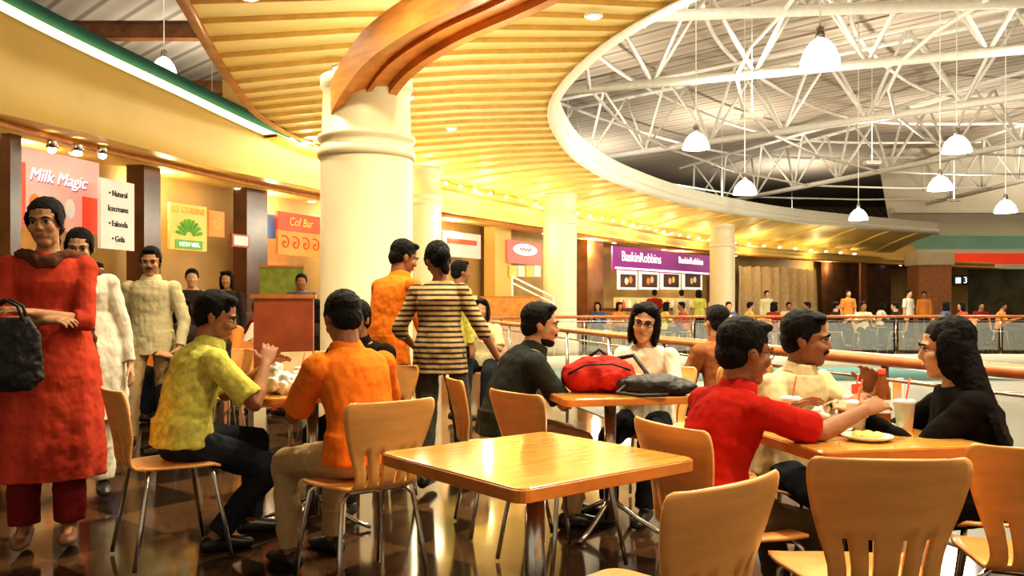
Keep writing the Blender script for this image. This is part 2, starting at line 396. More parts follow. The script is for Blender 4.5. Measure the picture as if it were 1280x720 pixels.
for (x,y,e_) in ((-9,14,230),(-10,28,230),(2,14,120),(6,21,170),(2,30,210),(13,18,150),(12,28,170),(10,40,300),(20,26,160),(20,38,300),(30,32,330),(4,48,340),(30,42,480),(18,54,360),(-6,42,280)):  # added uplights with rods, no known fixtures; they brighten the roof
    o=G().box((0,0,0),.25,.15,.06).obj('added_uplight',STEEL,None,(x,y,5.9),False); top(o,'added white uplight box put in to brighten the roof','light','added roof uplights')
    G().cap((0,0,.03),(0,0,4.25),.012,.012,6,True).obj('added_uplight_rod',STEEL,o)
    light('AREA','added_uplight_beam',(0,0,.08),e_*1.5,(1,.92,.78),0,o,shape='DISK',size=.8,rotation_euler=(math.pi,0,0))
def ceilz(t,w):
    k=int(t*NP*2); return Oc[k].lerp(Ic[k],w)
def down(p,e=0,label='small round recessed ceiling downlight'):
    o=G().lathe([(.10,0),(.10,-.02),(.075,-.025),(.07,-.012),(0.001,-.01)],16).obj('recessed_downlight',RIM,None,p)
    top(o,label,'light','recessed downlights')
    G().lathe([(.068,-.03),(.05,-.034),(.001,-.035)],14).obj('lamp_lens',GLOWW,o)
    if e: light('SPOT','downlight_beam',(0,0,-.07),e,(1,.89,.66),.12,o,spot_size=math.radians(150),spot_blend=.8)
for t,w,e in ((.2,.25,220),(.2,.7,220),(.14,.3,380),(.14,.6,380),(.14,.85,270),(.06,.4,400),(.06,.75,400),(.27,.12,160),(.3,.45,90),(.29,.85,90),(.36,.3,110),(.42,.5,90),(.5,.6,90),(.24,.45,110),(.02,.5,260)):
    p=ceilz(t,w); down((p.x,p.y,p.z-.005),e)
for t,w in ((.12,.5),(.22,.5),(.3,.35),(.36,.6),(.43,.5),(.5,.5),(.58,.5),(.67,.5),(.77,.5)):
    p=ceilz(t,w); light('POINT','added_ceiling_fill',(p.x,p.y,p.z-1.3),32,(1,.88,.58),.3)  # unseen fill points added to brighten the ceiling boards
for i in range(14,112,6):
    p=B[i]-nrm2(B,i)*.5; down((p.x,p.y,3.22),0)
for i in (20,30,40,50,58,66,74,84,94,104):
    p=B[i]-nrm2(B,i)*.45; light('POINT','soffit_light',(p.x,p.y,2.95),20+i*.6,(1,.82,.52),.1)
for i in range(58,106,1):
    p=B[i]+nrm2(B,i)*.14
    o=G().cap((0,-.12,0),(0,.12,0),.035,.035,8).obj('cove_lamp',GLOW,None,(p.x,p.y,p.z+.06)); top(o,'small warm cove lamp on the curved fascia ledge','light','cove lamps')
struct(sweep('trim_11',B[56:108],lambda i,p:[(-.3,p.z),(.28,p.z),(.30,p.z-.05),(-.0,p.z-.06)],FASC))
for i in range(58,106,4):
    p=B[i]+nrm2(B,i)*.5; light('POINT','cove_wash',(p.x,p.y,p.z-.05),26,(1,.82,.40),.1)
light('POINT','added_lower_fill',(6,12,-1.5),450,(1,.95,.86),.5)  # fill point added in the void, no lamp hangs there

# ---------------- shop signs
LH={}
def board(name,x1,x2,y1,y2,mat,label,cat='sign',ds=1.05,th=.05,s1=None,s2=None):
    s1=s1 or sw(x1)*ds; s2=s2 or sw(x2)*ds
    a=Vector((*px(x1,s1),0)); b=Vector((*px(x2,s2),0)); sm=FP/((a.y+b.y)/2)
    c=(a+b)/2; zt=zz(y1,sm); zb=max(0,zz(y2,sm)); L=(b-a).length; d=(b-a).normalized()
    e=G().box((0,0,0),L/2,th/2,(zt-zb)/2).obj(name,mat,None,(c.x,c.y,(zt+zb)/2),False)
    e.rotation_euler=(0,0,math.atan2(d.y,d.x)); top(e,label,cat)
    LH[e.name]=(L,zt-zb)
    return e
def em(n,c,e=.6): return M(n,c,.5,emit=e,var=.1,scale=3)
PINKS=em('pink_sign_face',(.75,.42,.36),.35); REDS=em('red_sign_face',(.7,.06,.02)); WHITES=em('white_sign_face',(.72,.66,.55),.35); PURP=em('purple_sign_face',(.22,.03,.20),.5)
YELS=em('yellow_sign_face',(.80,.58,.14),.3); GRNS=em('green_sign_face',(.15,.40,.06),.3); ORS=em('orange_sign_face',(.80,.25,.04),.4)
WT=em('white_letters',(.95,.9,.8),1.2); DK=M('dark_letters',(.05,.03,.03),.5); PURL=em('purple_letters',(.3,.05,.2),.3); ORL=em('orange_letters',(.9,.3,.03),.5)
b=board('shop_sign',16,122,193,288,PINKS,'pink illuminated ice cream shop sign with white and purple lettering')
L,Hh=LH[b.name]
text('Milk Magic',.22,PURL,b,(-L*.02+.014,-.034,Hh*.17-.016),sh=.3); text('Milk Magic',.22,WT,b,(-L*.02,-.04,Hh*.17),sh=.3)
G().box((-L*.45,-.03,-.1),L*.05,.02,Hh*.4).obj('sign_panel',REDS,b,smooth=False)
G().box((L*.38,-.03,-.25),L*.1,.02,Hh*.25).obj('sign_panel',REDS,b,smooth=False)
for i in range(3): G().ell(Vector((-L*.28+i*L*.2,-.03,-Hh*.2)),Vector((.09,0,0)),Vector((0,.02,0)),Vector((0,0,.13))).obj('painted_sundae',(ORS,GRNS,WHITES)[i],b)
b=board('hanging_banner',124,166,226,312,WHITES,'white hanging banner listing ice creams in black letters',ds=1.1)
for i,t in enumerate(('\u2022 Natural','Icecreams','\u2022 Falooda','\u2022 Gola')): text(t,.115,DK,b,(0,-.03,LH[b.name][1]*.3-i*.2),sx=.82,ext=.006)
for x in (65,97,128):
    s=sw(x)*1.12; X,Y=px(x,s); o=G().lathe([(.05,.1),(.07,.0),(.055,0),(.001,.0)],12).obj('spot_lamp',CHROME,None,(X,Y,zz(193-(128-x)*.12,s))); top(o,'small bright spotlight above the ice cream sign','light','sign spotlights')
    G().sph((0,0,-.01),.05).obj('bulb',GLOWW,o)
def pier(n,x1,x2,mat,th=.3,ds=1.03):
    b=board('wall_pier_%d'%n,x1,x2,100,600,mat,'x',ds=ds,th=th)
    zc=b.location.z; me=b.data
    for v in me.vertices: v.co.z=(3.24 if v.co.z>0 else 0)-zc
    struct(b)
pier(1,169,190,DARKW,.3,1.05); pier(2,300,326,DARKW,.3); pier(3,612,632,FASC,.35); pier(4,728,748,BROWN,.35); pier(5,893,902,BROWN,.3); pier(6,1030,1110,DARKW,.3); pier(7,1075,1082,BROWN,.1,1.06)
pier(8,0,14,DARKW,.3,1.05)
b=board('shop_sign',211,257,256,313,YELS,'yellow restaurant sign with green arched fan and letters')
text('LE CUISINE',.14,ORL,b,(0,-.04,LH[b.name][1]*.36))
for i in range(9):
    a=math.radians(14+i*19); G().cap((.09*math.cos(a),-.04,-.14+.09*math.sin(a)),(.25*math.cos(a),-.04,-.14+.25*math.sin(a)),.016,.028,8).obj('painted_leaf',GRNS,b)
G().box((0,-.03,-.27),.28,.01,.07).obj('sign_panel',GRNS,b,smooth=False); text('NON VEG.',.09,WT,b,(0,-.045,-.27))
b=board('menu_board',260,279,264,296,ORS,'small orange and yellow menu board'); text('LOW\nFOOD\nCOST',.075,YELS,b,(0,-.035,0))
b=board('wall_picture',289,311,293,309,M('red_frame',(.4,.05,.02),.4),'small red framed notice on stone pier',ds=1.06,th=.03)
L,Hh=LH[b.name]; G().box((0,-.02,0),L*.4,.005,Hh*.36).obj('picture_sheet',WHITES,b,smooth=False)
b=board('shop_sign',346,400,268,290,REDS,'red and orange coffee shop sign'); text('Cof Bar',.22,YELS,b,(0,-.04,0),sh=.2)
b=board('menu_board',346,400,291,320,ORS,'orange patterned coffee shop panel with swirls')
for i in range(4): G().chain([(-.45+i*.3+.012*t*math.cos(t*.7),-.035,.012*t*math.sin(t*.7)) for t in range(13)],.012,6).obj('painted_swirl',REDS,b)
board('menu_board',332,344,268,298,em('blue_panel',(.1,.2,.4),.3),'narrow blue backlit drinks panel',ds=1.04)
b=board('shop_sign',552,600,291,322,PINKS,'pale pink illuminated shop sign above a counter')
G().box((0,-.03,.08),LH[b.name][0]*.38,.01,.06).obj('sign_stripe',REDS,b,smooth=False)
b=board('shop_sign',634,676,302,330,em('red_pink_sign',(.75,.16,.14),.6),'red and white glowing shop sign')
L,Hh=LH[b.name]; G().ell(Vector((0,-.03,.08)),Vector((L*.36,0,0)),Vector((0,.012,0)),Vector((0,0,Hh*.26))).obj('sign_oval',WT,b); G().chain([(-.32+.05*t,-.05,.08+.045*math.sin(t*1.9)) for t in range(13)],.016,6).obj('sign_flourish',REDS,b)
for i in range(4): board('menu_board',637+i*10,645+i*10,332,346,WHITES if i%2 else YELS,'small backlit menu board above counter')
b=board('shop_sign',765,887,314,341,PURP,'wide purple ice cream parlour sign with white letters',ds=1.1)
L,Hh=LH[b.name]; text('BaskinRobbins',.45,WT,b,(-L*.24,-.04,.06)); text('BaskinRobbins',.34,WT,b,(L*.27,-.04,.1)); G().box((0,-.03,-Hh*.42),L*.48,.01,.03).obj('sign_stripe',WT,b,smooth=False)
DKS=em('dark_menu_face',(.10,.05,.04),.2); WMB=em('lit_menu_frame',(.85,.8,.65),.8)
for i in range(4):
    b=board('menu_board',772+i*27,796+i*27,338,362,WMB,'backlit food photo menu board above the counter',ds=1.09)
    L,Hh=LH[b.name]
    G().box((0,-.03,-.03),L*.40,.004,Hh*.34).obj('menu_screen',DKS,b,smooth=False)
    for j in range(2): G().ell(Vector((-.13+.26*j,-.045,-.04+.05*j)),Vector((.12,0,0)),Vector((0,.015,0)),Vector((0,0,.12))).obj('menu_photo',(WHITES,ORS,PINKS,YELS)[(i+j)%4],b)
a=Vector((*px(922,30.5),0)); c=Vector((*px(1022,27.5),0)); N=60; vs=[];fs=[]
for i in range(N+1):
    p=a.lerp(c,i/N); d=(c-a).normalized(); n=Vector((d.y,-d.x,0))
    for j in range(7): vs.append(p+n*(.10*math.sin(i*.9+j*.2)+.05*math.sin(i*2.3))*(1 if j<6 else .6)-a+U*(j*.46+.03*math.sin(i)))
for i in range(N):
    for j in range(6): fs.append((i*7+j,(i+1)*7+j,(i+1)*7+j+1,i*7+j+1))
top(mo('hoarding_cloth',vs,fs,M('tan_cloth',(.66,.46,.24),.8,var=.12),None,a,True),'wrinkled tan cloth hoarding over a closed shop','curtain')
light('POINT','hoarding_light',(12.5,33.5,2.9),60,(1,.85,.6),.1)
b=board('number_sign',1189,1212,344,357,M('dark_sign',(.05,.05,.05),.4),'dark sign with a white number three',s1=22.6,s2=22.6); text('3',.5,WT,b,(.25,-.06,0)); G().box((-.15,-.06,0),.14,.01,.16).obj('sign_symbol',WT,b,smooth=False)
CT1=M('counter_front_laminate',(.50,.27,.10),.4,var=.25,scale=2); CTT=M('counter_stone_top',(.16,.08,.05),.2); CASE=em('lit_food_case',(.75,.55,.25),.3)
def counter(x1,x2,ds,mat,label,h=1.02):
    s1=sw(x1)*ds;s2=sw(x2)*ds; a=Vector((*px(x1,s1),0)); b=Vector((*px(x2,s2),0)); L=(b-a).length; c=(a+b)/2
    e=empty('serving_counter',c,math.atan2(b.y-a.y,b.x-a.x)); top(e,label,'counter')
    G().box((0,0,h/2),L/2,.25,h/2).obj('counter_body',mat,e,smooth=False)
    G().box((0,-.03,h+.03),L/2+.05,.32,.03).obj('counter_top',CTT,e,smooth=False)
    G().box((0,.1,h+.22),L/2*.8,.12,.16).obj('display_case',CASE,e,smooth=False)
    for i in range(int(L/.35)):
        G().lathe([(.05,0),(.06,.02),(.055,.16),(.02,.2),(.02,.25)],10,(-L/2+.2+i*.35,-.2,h+.06),True).obj('jar',(ORS,REDS,WHITES,GRNS)[i%4],e)
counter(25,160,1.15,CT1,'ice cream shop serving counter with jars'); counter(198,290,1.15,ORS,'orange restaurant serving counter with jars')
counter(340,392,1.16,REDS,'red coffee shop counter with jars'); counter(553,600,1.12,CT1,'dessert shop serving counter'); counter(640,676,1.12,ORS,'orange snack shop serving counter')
counter(760,885,1.16,CT1,'ice cream parlour serving counter beneath menus')
def panel(x1,x2,yt,s,mat,label,zb=.1):
    X1,Y=px(x1,s);X2,_=px(x2,s); zt=zz(yt,s); e=empty('divider_panel',((X1+X2)/2,Y,0)); top(e,label,'partition')
    w=(X2-X1)/2
    G().box((0,0,(zt+zb)/2),w,.02,(zt-zb)/2).obj('panel_board',mat,e,smooth=False)
    for sg in(-1,1): G().box((sg*w*.9,0,zb/2),.02,.15,zb/2).obj('panel_foot',CHROME,e,smooth=False)
    G().box((0,0,zt+.015),w+.02,.03,.015).obj('panel_cap',WOODE,e,smooth=False)
panel(318,392,373,172,M('red_brown_panel',(.42,.10,.035),.4,var=.15),'red brown laminated divider panel beside diners',.45)
panel(325,380,334,86,M('green_panel',(.24,.30,.05),.6),'yellow green low partition near the coffee shop',.4)
panel(602,674,372,54.5,M('orange_panel',(.75,.33,.08),.4),'orange wooden low partition beyond the railing',.1)
g=G(); s=52
for i in range(2): g.cap((*px(640,s),zz(346+i*8,s)),(*px(692,s),zz(372+i*8,s)),.03,.03,8)
g.cap((*px(640,s),0),(*px(640,s),zz(346,s)),.03,.03,8); g.cap((*px(692,s),0),(*px(692,s),zz(372,s)),.03,.03,8)
top(g.obj('sloping_handrail',STEEL),'sloping pale handrail beside the snack shop','handrail')

# ---------------- furniture
def chair_proto():
    parts=[]
    vs=[];fs=[];nx=12;ny=12
    for j in range(ny+1):
        v=j/ny; y=-.17+.38*v
        hw=.150+.055*min(1,v*1.6)
        if v>.82: hw-= .05*((v-.82)/.18)**2.2
        for i in range(nx+1):
            u=-1+2*i/nx
            z=.450-.012*(1-u*u)*math.sin(math.pi*min(1,v*1.1)) - .02*max(0,v-.85)/.15 
            yy=y-(.02*u*u if v>.9 else 0)
            vs.append((u*hw,yy,z))
    for j in range(ny):
        for i in range(nx): a=j*(nx+1)+i; fs.append((a,a+1,a+nx+2,a+nx+1))
    parts.append(('seat',vs,fs,WOOD,True))
    prof=[(-.17,.451,.15),(-.19,.456,.148),(-.207,.470,.144),(-.218,.492,.140),(-.226,.52,.142),(-.234,.56,.151),(-.242,.60,.164),(-.25,.64,.177),(-.258,.68,.189),(-.266,.72,.198),(-.273,.75,.204),(-.279,.775,.206),(-.283,.795,.203),(-.285,.806,.196),(-.286,.812,.184)]
    us=[-1,-.9,-.78,-.68,-.60,-.46,-.30,-.22,-.15,0,.15,.22,.30,.46,.60,.68,.78,.9,1]
    slot={(-.68,-.60),(-.30,-.22),(.22,.30),(.60,.68)}
    vs=[];fs=[]
    for y,z,w in prof:
        for u in us: vs.append((u*w,y+.035*u*u*(min(1,(z-.45)/.15)),z))
    n=len(us)
    for j in range(len(prof)-1):
        for i in range(n-1):
            if (us[i],us[i+1]) in slot and 2<=j<=5: continue
            a=j*n+i; fs.append((a,a+1,a+n+1,a+n))
    parts.append(('backrest',vs,fs,WOOD,True))
    for sx in(-1,1):
        for sy in(-1,1):
            g=G(); yb=.14 if sy>0 else -.13
            g.chain([(sx*.05,yb*.9,.432),(sx*.13,yb,.432),(sx*.165,yb*1.1,.40),(sx*.19,yb*1.35,.2),(sx*.205,yb*1.6,.012)],.0105,8)
            parts.append(('leg',g.v,g.f,CHROME,False))
    g=G()
    for sy in(-.13,.14): g.chain([(-.13,sy,.432),(.13,sy,.432)],.010,8)
    g.chain([(0,-.13,.432),(0,.14,.432)],.010,8)
    parts.append(('seat_frame',g.v,g.f,CHROME,False))
    return parts
CP=chair_proto(); chair_meshes=[]
def chair(X,Y,yaw,label='maple plywood dining chair with slotted back and steel legs'):
    e=empty('dining_chair',(X,Y,0),-math.radians(yaw)); top(e,label,'chair','food court dining chairs')
    if not chair_meshes:
        for nm,vs,fs,mt,sol in CP:
            o=mo(nm,vs,fs,mt,e,smooth=True)
            if sol:
                m=o.modifiers.new('s','SOLIDIFY'); m.thickness=.012; m.offset=0
            chair_meshes.append(o)
    else:
        for o in chair_meshes:
            c=o.copy(); col.objects.link(c); c.parent=e
    return e
def table(X,Y,rot,side,label,ht=.74):
    e=empty('dining_table',(X,Y,0),math.radians(rot)); top(e,label,'table','square dining tables')
    def rr(h,z,r=.035):
        pts=[]
        for cx,cy,a0 in((1,1,0),(-1,1,90),(-1,-1,180),(1,-1,270)):
            for k in range(5):
                a=math.radians(a0+k*22.5); pts.append((cx*(h-r)+r*math.cos(a),cy*(h-r)+r*math.sin(a),z))
        return pts
    h=side/2
    def slab(name,z0,z1,hh,mat):
        a=rr(hh,z0);b=rr(hh,z1);n=len(a); fs=[tuple(range(n))[::-1],tuple(range(n,2*n))]
        for i in range(n): fs.append((i,(i+1)%n,n+(i+1)%n,n+i))
        o=mo(name,a+b,fs,mat,e); bevel(o,.003)
        return o
    slab('tabletop',ht-.004,ht,h-.004,WOODT); slab('table_edge',ht-.038,ht-.004,h,WOODE)
    g=G().cap((0,0,.06),(0,0,ht-.05),.032,.032,20,True); g.lathe([(.1,ht-.05),(.1,ht-.04),(.04,ht-.06)],16); g.obj('pedestal',CHROME,e)
    for k in range(4):
        a=math.radians(45+90*k); d=Vector((math.cos(a),math.sin(a),0))
        G().chain([d*.02+U*.16,d*.08+U*.13,d*.16+U*.085,d*.26+U*.04,d*.34+U*.016],[.014,.014,.013,.013,.012],8).obj('foot',CHROME,e)
    return e
table(.07,2.56,39,.69,'empty square wooden dining table with glossy top and steel pedestal')
table(.18,.99,45,.70,'square wooden dining table corner close by')
table(-1.08,4.55,30,.68,'wooden dining table with cups and plastic bags')
table(.52,4.45,12,.68,'wooden dining table holding a red backpack')
table(1.2,2.98,12,.62,'wooden dining table with plates and snacks between three diners')
chair(-1.63,4.0,52); chair(-.64,3.58,-38); chair(-.06,4.5,75); chair(.22,3.87,55,'empty maple plywood chair pushed to the backpack table')
chair(.74,2.84,65); chair(.31,2.04,-40,'empty maple plywood chair tucked at the bare table'); chair(.97,2.38,3,'empty maple plywood chair with broad back'); chair(1.55,2.50,22,'empty maple plywood chair near woman in black')
chair(1.75,3.02,-75); chair(1.17,3.55,140); chair(.84,5.0,205); chair(1.38,5.5,-20); chair(-.86,5.1,200)
for x,s,y in ((300,150,170),(410,145,-30)):
    X,Y=px(x,s); chair(X,Y,y)
for x,s in ((275,104),(365,96)):
    X,Y=px(x,s); table(X,Y,20,.7,'distant wooden dining table in the food court')

# ---------------- people
def ik(a,t,l1,l2,hint):
    d=t-a; L=min(d.length,(l1+l2)*.995); L=max(L,abs(l1-l2)+.02); d.normalize()
    a1=(l1*l1-l2*l2+L*L)/(2*L); h=math.sqrt(max(0,l1*l1-a1*a1))
    hp=hint-d*hint.dot(d); hp.normalize()
    return a+d*a1+hp*h, a+d*L
def hand(g,Wp,D,N,thumb,k,curl=22):
    D=D.normalized(); N=(N-D*N.dot(D)).normalized(); A=D.cross(N)
    g.loft([(Wp-D*.01,A*.024*k,N*.018*k),(Wp+D*.03*k,A*.036*k,N*.017*k),(Wp+D*.07*k,A*.041*k,N*.015*k),(Wp+D*.092*k,A*.038*k,N*.012*k)],12)
    for i,(o,l) in enumerate(((.031,.066),(.0105,.076),(-.0105,.071),(-.031,.055))):
        o*=thumb; p=Wp+D*.085*k+A*o*k; d=(D+A*o*3.5).normalized(); ang=curl*.6
        for j,f in enumerate((.45,.32,.25)):
            a=math.radians(ang); dd=d*math.cos(a)+N*math.sin(a); q=p+dd*l*f*k
            g.cap(p,q,(.0092-.0007*j)*k,(.0085-.0007*j)*k,8); p=q; ang+=curl
    p=Wp+D*.025*k+A*thumb*.03*k; d=(D*.75+A*thumb*.6+N*.35).normalized()
    q=p+d*.04*k; g.cap(p,q,.0125*k,.0105*k,8); d2=(d+D*.5).normalized(); g.cap(q,q+d2*.03*k,.0105*k,.009*k,8)
def person(pos,yaw,pz,label,lean=0,side=0,k=1.,hs=1.03,hy=0,hp=0,hl=(-.22,.05,.75),hr=(.22,.05,.75),fl=(-.1,.02,.08),fr=(.1,.02,.08),
    shirt=None,pants=None,skin=0,hair='short',sleeve='short',female=False,kurta=0,simple=False,shoe=None,glasses=False,beard=False,mous=False,
    fyaw=0,el=None,er=None,pl=None,pr=None,htilt=0,collar=True,scarf=None,twist=0,neck=.49):
    a=math.radians(yaw); Fv=Vector((math.sin(a),math.cos(a),0)); Rv=Vector((math.cos(a),-math.sin(a),0))
    loc=(pos[0],pos[1],0); sk=SKIN[skin]; vox=.012 if simple else .0052
    def L(t): return Rv*t[0]+Fv*t[1]+U*t[2]
    P=U*pz; S=(U+Fv*math.tan(math.radians(lean))+Rv*math.tan(math.radians(side))).normalized()
    def sp(d):
        if d<0: return P+U*d*k,U
        if d<=.25: return P+k*(U*d+(S-U)*d*d/.5),(U.lerp(S,d/.25)).normalized()
        return P+k*(U*.25+(S-U)*.125)+S*(d-.25)*k+Fv*k*.35*(d-.25)**2,S
    def RT(d):
        w=math.radians(twist)*max(0,min(1,d/.4)); return (Rv*math.cos(w)-Fv*math.sin(w))
    wf=.9 if female else 1.0
    prof=[(-.09,.12,.09),(-.02,.165,.12),(.06,.158,.118),(.17,.145,.112),(.28,.155,.118),(.36,.170,.118),(.41,.168,.104),(.442,.142,.088),(.468,.105,.072),(.50,.06,.056)]
    if female: prof=[(-.09,.13,.10),(-.02,.19,.13),(.06,.178,.12),(.17,.145,.105),(.26,.150,.115),(.33,.165,.14),(.40,.165,.108),(.44,.135,.085),(.472,.088,.06),(.50,.052,.048)]
    def tors(g,gr,d0=-.2,d1=1):
        secs=[]
        for d,w,dp in prof:
            if d<d0 or d>d1: continue
            c,dr=sp(d); R2=RT(d); b=dr.cross(R2).normalized(); ar=(R2-dr*R2.dot(dr)).normalized()
            secs.append((c,ar*(w*wf+gr)*k,b*(dp*(.95 if female else 1)+gr)*k))
        g.loft(secs,20)
    g=G(); tors(g,-.008)
    shc,_=sp(.40); sw_=(.158 if female else .178)*k
    arms=[]
    for sg,t,eh,pn in((-1,hl,el,pl),(1,hr,er,pr)):
        s0=shc+RT(.4)*sg*sw_
        hint=L(eh) if eh else (Rv*sg*.6-U*.9-Fv*.35)
        e0,w0=ik(s0,L(t),.285*k,.25*k,hint)
        arms.append((sg,s0,e0,w0))
        g.sph(s0,.054*k); af=.85 if female else 1
        g.cap(s0,e0,.048*k*af,.037*k*af); m=e0.lerp(w0,.3); g.cap(e0,m,.036*k*af,.039*k*af); g.cap(m,w0,.038*k*af,.025*k*af)
        hand(g,w0,(w0-e0),L(pn) if pn else (-U*.8-Rv*sg*.5),sg,k*(.92 if female else 1)*1.03)
    legs=[]
    for sg,t in((-1,fl),(1,fr)):
        h0=P+Rv*sg*.09*k+U*-.01; kn,an=ik(h0,L(t),.43*k,.41*k,Fv*1.0+U*.25+Rv*sg*.12)
        legs.append((sg,h0,kn,an)); g.cap(h0,kn,.078*k,.056*k); m=kn.lerp(an,.3); g.cap(kn,m,.053*k,.056*k); g.cap(m,an,.055*k,.036*k)
    fa=math.radians(yaw+fyaw); FD=Vector((math.sin(fa),math.cos(fa),0)); FR=Vector((math.cos(fa),-math.sin(fa),0))
    for sg,h0,kn,an in legs: g.cap(an-FD*.02-U*.02,an+FD*.12*k-U*.045,.034*k,.026*k)
    ha=math.radians(yaw+hy); hF0=Vector((math.sin(ha),math.cos(ha),0)); p_=math.radians(hp)
    hf=hF0*math.cos(p_)-U*math.sin(p_); hu=U*math.cos(p_)+hF0*math.sin(p_); hr_=hf.cross(hu)
    ti=math.radians(htilt); hu2=hu*math.cos(ti)+hr_*math.sin(ti); hr_=hr_*math.cos(ti)-hu*math.sin(ti); hu=hu2
    nb,_=sp(neck-.01); hk=k*hs*(.98 if female else 1.0); C=nb+k*S*.035+U*(.098*k*hs)+hF0*.022*k
    def hq(x,y,z): return C+hk*(hr_*x+hf*y+hu*z)
    def he(gg,c,r): gg.ell(hq(*c),hr_*r[0]*hk,hf*r[1]*hk,hu*r[2]*hk)
    n0,_=sp(.44); g.cap(n0,hq(0,-.02,-.05),(.053 if female else .064)*k,(.047 if female else .057)*k)
    he(g,(0,-.012,.03),(.075,.094,.086)); he(g,(0,.022,-.03),(.062,.064,.082)); he(g,(0,.050,-.088),(.034,.03,.026))
    he(g,(0,.02,-.072),(.053,.05,.036))
    g.cap(hq(0,.081,.012),hq(0,.095,-.022),.008*hk,.011*hk,8); he(g,(0,.089,-.027),(.019,.011,.009))
    he(g,(0,.071,.024),(.052,.017,.012))
    for sg in(-1,1):
        he(g,(sg*.034,.060,-.022),(.027,.024,.026)); he(g,(sg*.076,-.008,-.004),(.009,.019,.031))
    he(g,(0,.078,-.056),(.025,.012,.012))
    body=rem(g,'person',sk,None,loc,vox,3); top(body,label,'person')
    if not simple:
        gl=G(); he(gl,(0,.0855,-.053),(.021,.007,.0042)); he(gl,(0,.0845,-.060),(.018,.007,.0048)); gl.obj('lips',LIP,body)
        for sg in(-1,1):
            ge=G(); he(ge,(sg*.030,.071,.005),(.0145,.012,.0074)); ge.obj('eye',EYEW,body)
            gi=G(); he(gi,(sg*.030,.078,.005),(.0075,.0065,.0074)); gi.obj('iris',EYED,body)
            gb=G(); gb.chain([hq(sg*.012,.090,.022),hq(sg*.03,.089,.029),hq(sg*.050,.077,.023)],[.003*hk,.0042*hk,.002*hk],6); gb.obj('eyebrow',HAIR,body)
            gc=G(); gc.chain([hq(sg*.014,.086,.009),hq(sg*.03,.0865,.0135),hq(sg*.046,.077,.009)],.002*hk,6); gc.obj('eyelid',EYED,body)
        if mous or beard:
            gm=G(); gm.chain([hq(-.027,.078,-.052),hq(-.012,.090,-.044),hq(0,.092,-.043),hq(.012,.090,-.044),hq(.027,.078,-.052)],[.003,.0058,.005,.0058,.003],6); gm.obj('moustache',HAIR,body)
        if beard:
            gb=G(); he(gb,(0,.056,-.092),(.034,.028,.024)); he(gb,(0,.02,-.076),(.0555,.052,.036)); rem(gb,'beard',HAIR,body,(0,0,0),.006,2)
    gh=G()
    he(gh,(0,-.022,.048),(.083,.096,.085)); he(gh,(0,-.052,-.005),(.072,.060,.068))
    if hair in('short','crop'):
        he(gh,(0,.028,.095),(.055,.05,.028)); he(gh,(.02,.045,.098),(.04,.035,.02))
        for sg in(-1,1): he(gh,(sg*.073,-.0,.02),(.011,.022,.035))
    if hair=='bob':
        for sg in(-1,1): he(gh,(sg*.076,.0,-.03),(.024,.052,.11)); he(gh,(sg*.04,.045,.09),(.042,.038,.03))
        he(gh,(0,-.06,-.07),(.088,.05,.11))
    if hair=='bun':
        he(gh,(0,-.115,.0),(.042,.04,.05)); he(gh,(0,-.09,-.07),(.03,.03,.06))
        for sg in(-1,1): he(gh,(sg*.071,.012,.02),(.013,.04,.045))
    if hair=='long':
        for sg in(-1,1): he(gh,(sg*.076,.0,-.02),(.020,.055,.10))
        secs=[]
        for (y,z,w,d) in ((-.04,.03,.085,.06),(-.06,-.06,.10,.07),(-.085,-.15,.125,.07),(-.125,-.25,.15,.065),(-.16,-.34,.155,.060),(-.17,-.42,.14,.05),(-.17,-.49,.08,.03)):
            secs.append((C+hF0*y*hk+U*z*hk,hr_*w*hk,hF0*d*hk))
        gh.loft(secs,40,rip=.045,rn=11)
    rem(gh,'hair',HAIR,body,(0,0,0),.012 if simple else .006,1,.009,.018)
    gs=G(); bot=-.05 if pz<.8 else -.09
    tors(gs,.014,bot-.001,.475)
    if pz>.8 and not kurta:
        c,_=sp(-.09); gs.loft([(c+U*.14*k,Rv*.180*k,Fv*.132*k),(c-U*.06*k,Rv*.192*k,Fv*.142*k)],40,rip=.03)
    elif pz<.8:
        c,_=sp(0); gs.loft([(c+U*.1,Rv*.18*k,Fv*.135*k),(c-U*.03,Rv*.198*k,Fv*.15*k)],40,rip=.03)
    for sg,s0,e0,w0 in arms:
        af=.95 if female else 1
        gs.sph(s0,.064*k*af+.003)
        if sleeve=='short':
            m=s0.lerp(e0,.86); gs.cap(s0,s0.lerp(e0,.4),.065*k*af,.062*k*af); gs.cap(s0.lerp(e0,.3),m,.063*k*af,.068*k*af,14,True)
        elif sleeve=='half':
            gs.cap(s0,e0,.060*k*af,.050*k*af); gs.cap(e0,e0.lerp(w0,.25),.050*k*af,.05*k*af,14,True)
        else:
            gs.cap(s0,e0,.062*k*af,.054*k*af); gs.cap(e0,e0.lerp(w0,.93),.052*k*af,.040*k*af,14,True)
    if kurta:
        secs=[]; z0=pz+.2
        for i in range(14):
            t=i/13; z=z0+(kurta-z0)*t; w=.160+.058*min(1,t*3)+.04*t; secs.append((U*z,Rv*w*k,Fv*(w*.78)*k))
        gs.loft(secs,64,rip=.035,rn=8)
    rem(gs,'kurta' if kurta else 'shirt',shirt,body,(0,0,0),.014 if simple else .007,1,.018 if not simple else .01,.07)
    if collar and not simple and not female:
        c,dr=sp(.475); R2=RT(.4); ar=(R2-dr*R2.dot(dr)).normalized(); b=dr.cross(R2).normalized()
        gc=G(); c2=c-dr*.005
        gc.loft([(c2-dr*.005,ar*.090*k,b*.084*k),(c2+dr*.035*k,ar*.075*k,b*.073*k),(c2+dr*.048*k,ar*.068*k,b*.068*k),(c2+dr*.02*k,ar*.075*k,b*.074*k)],20,False); gc.obj('collar',shirt,body)
    gp=G()
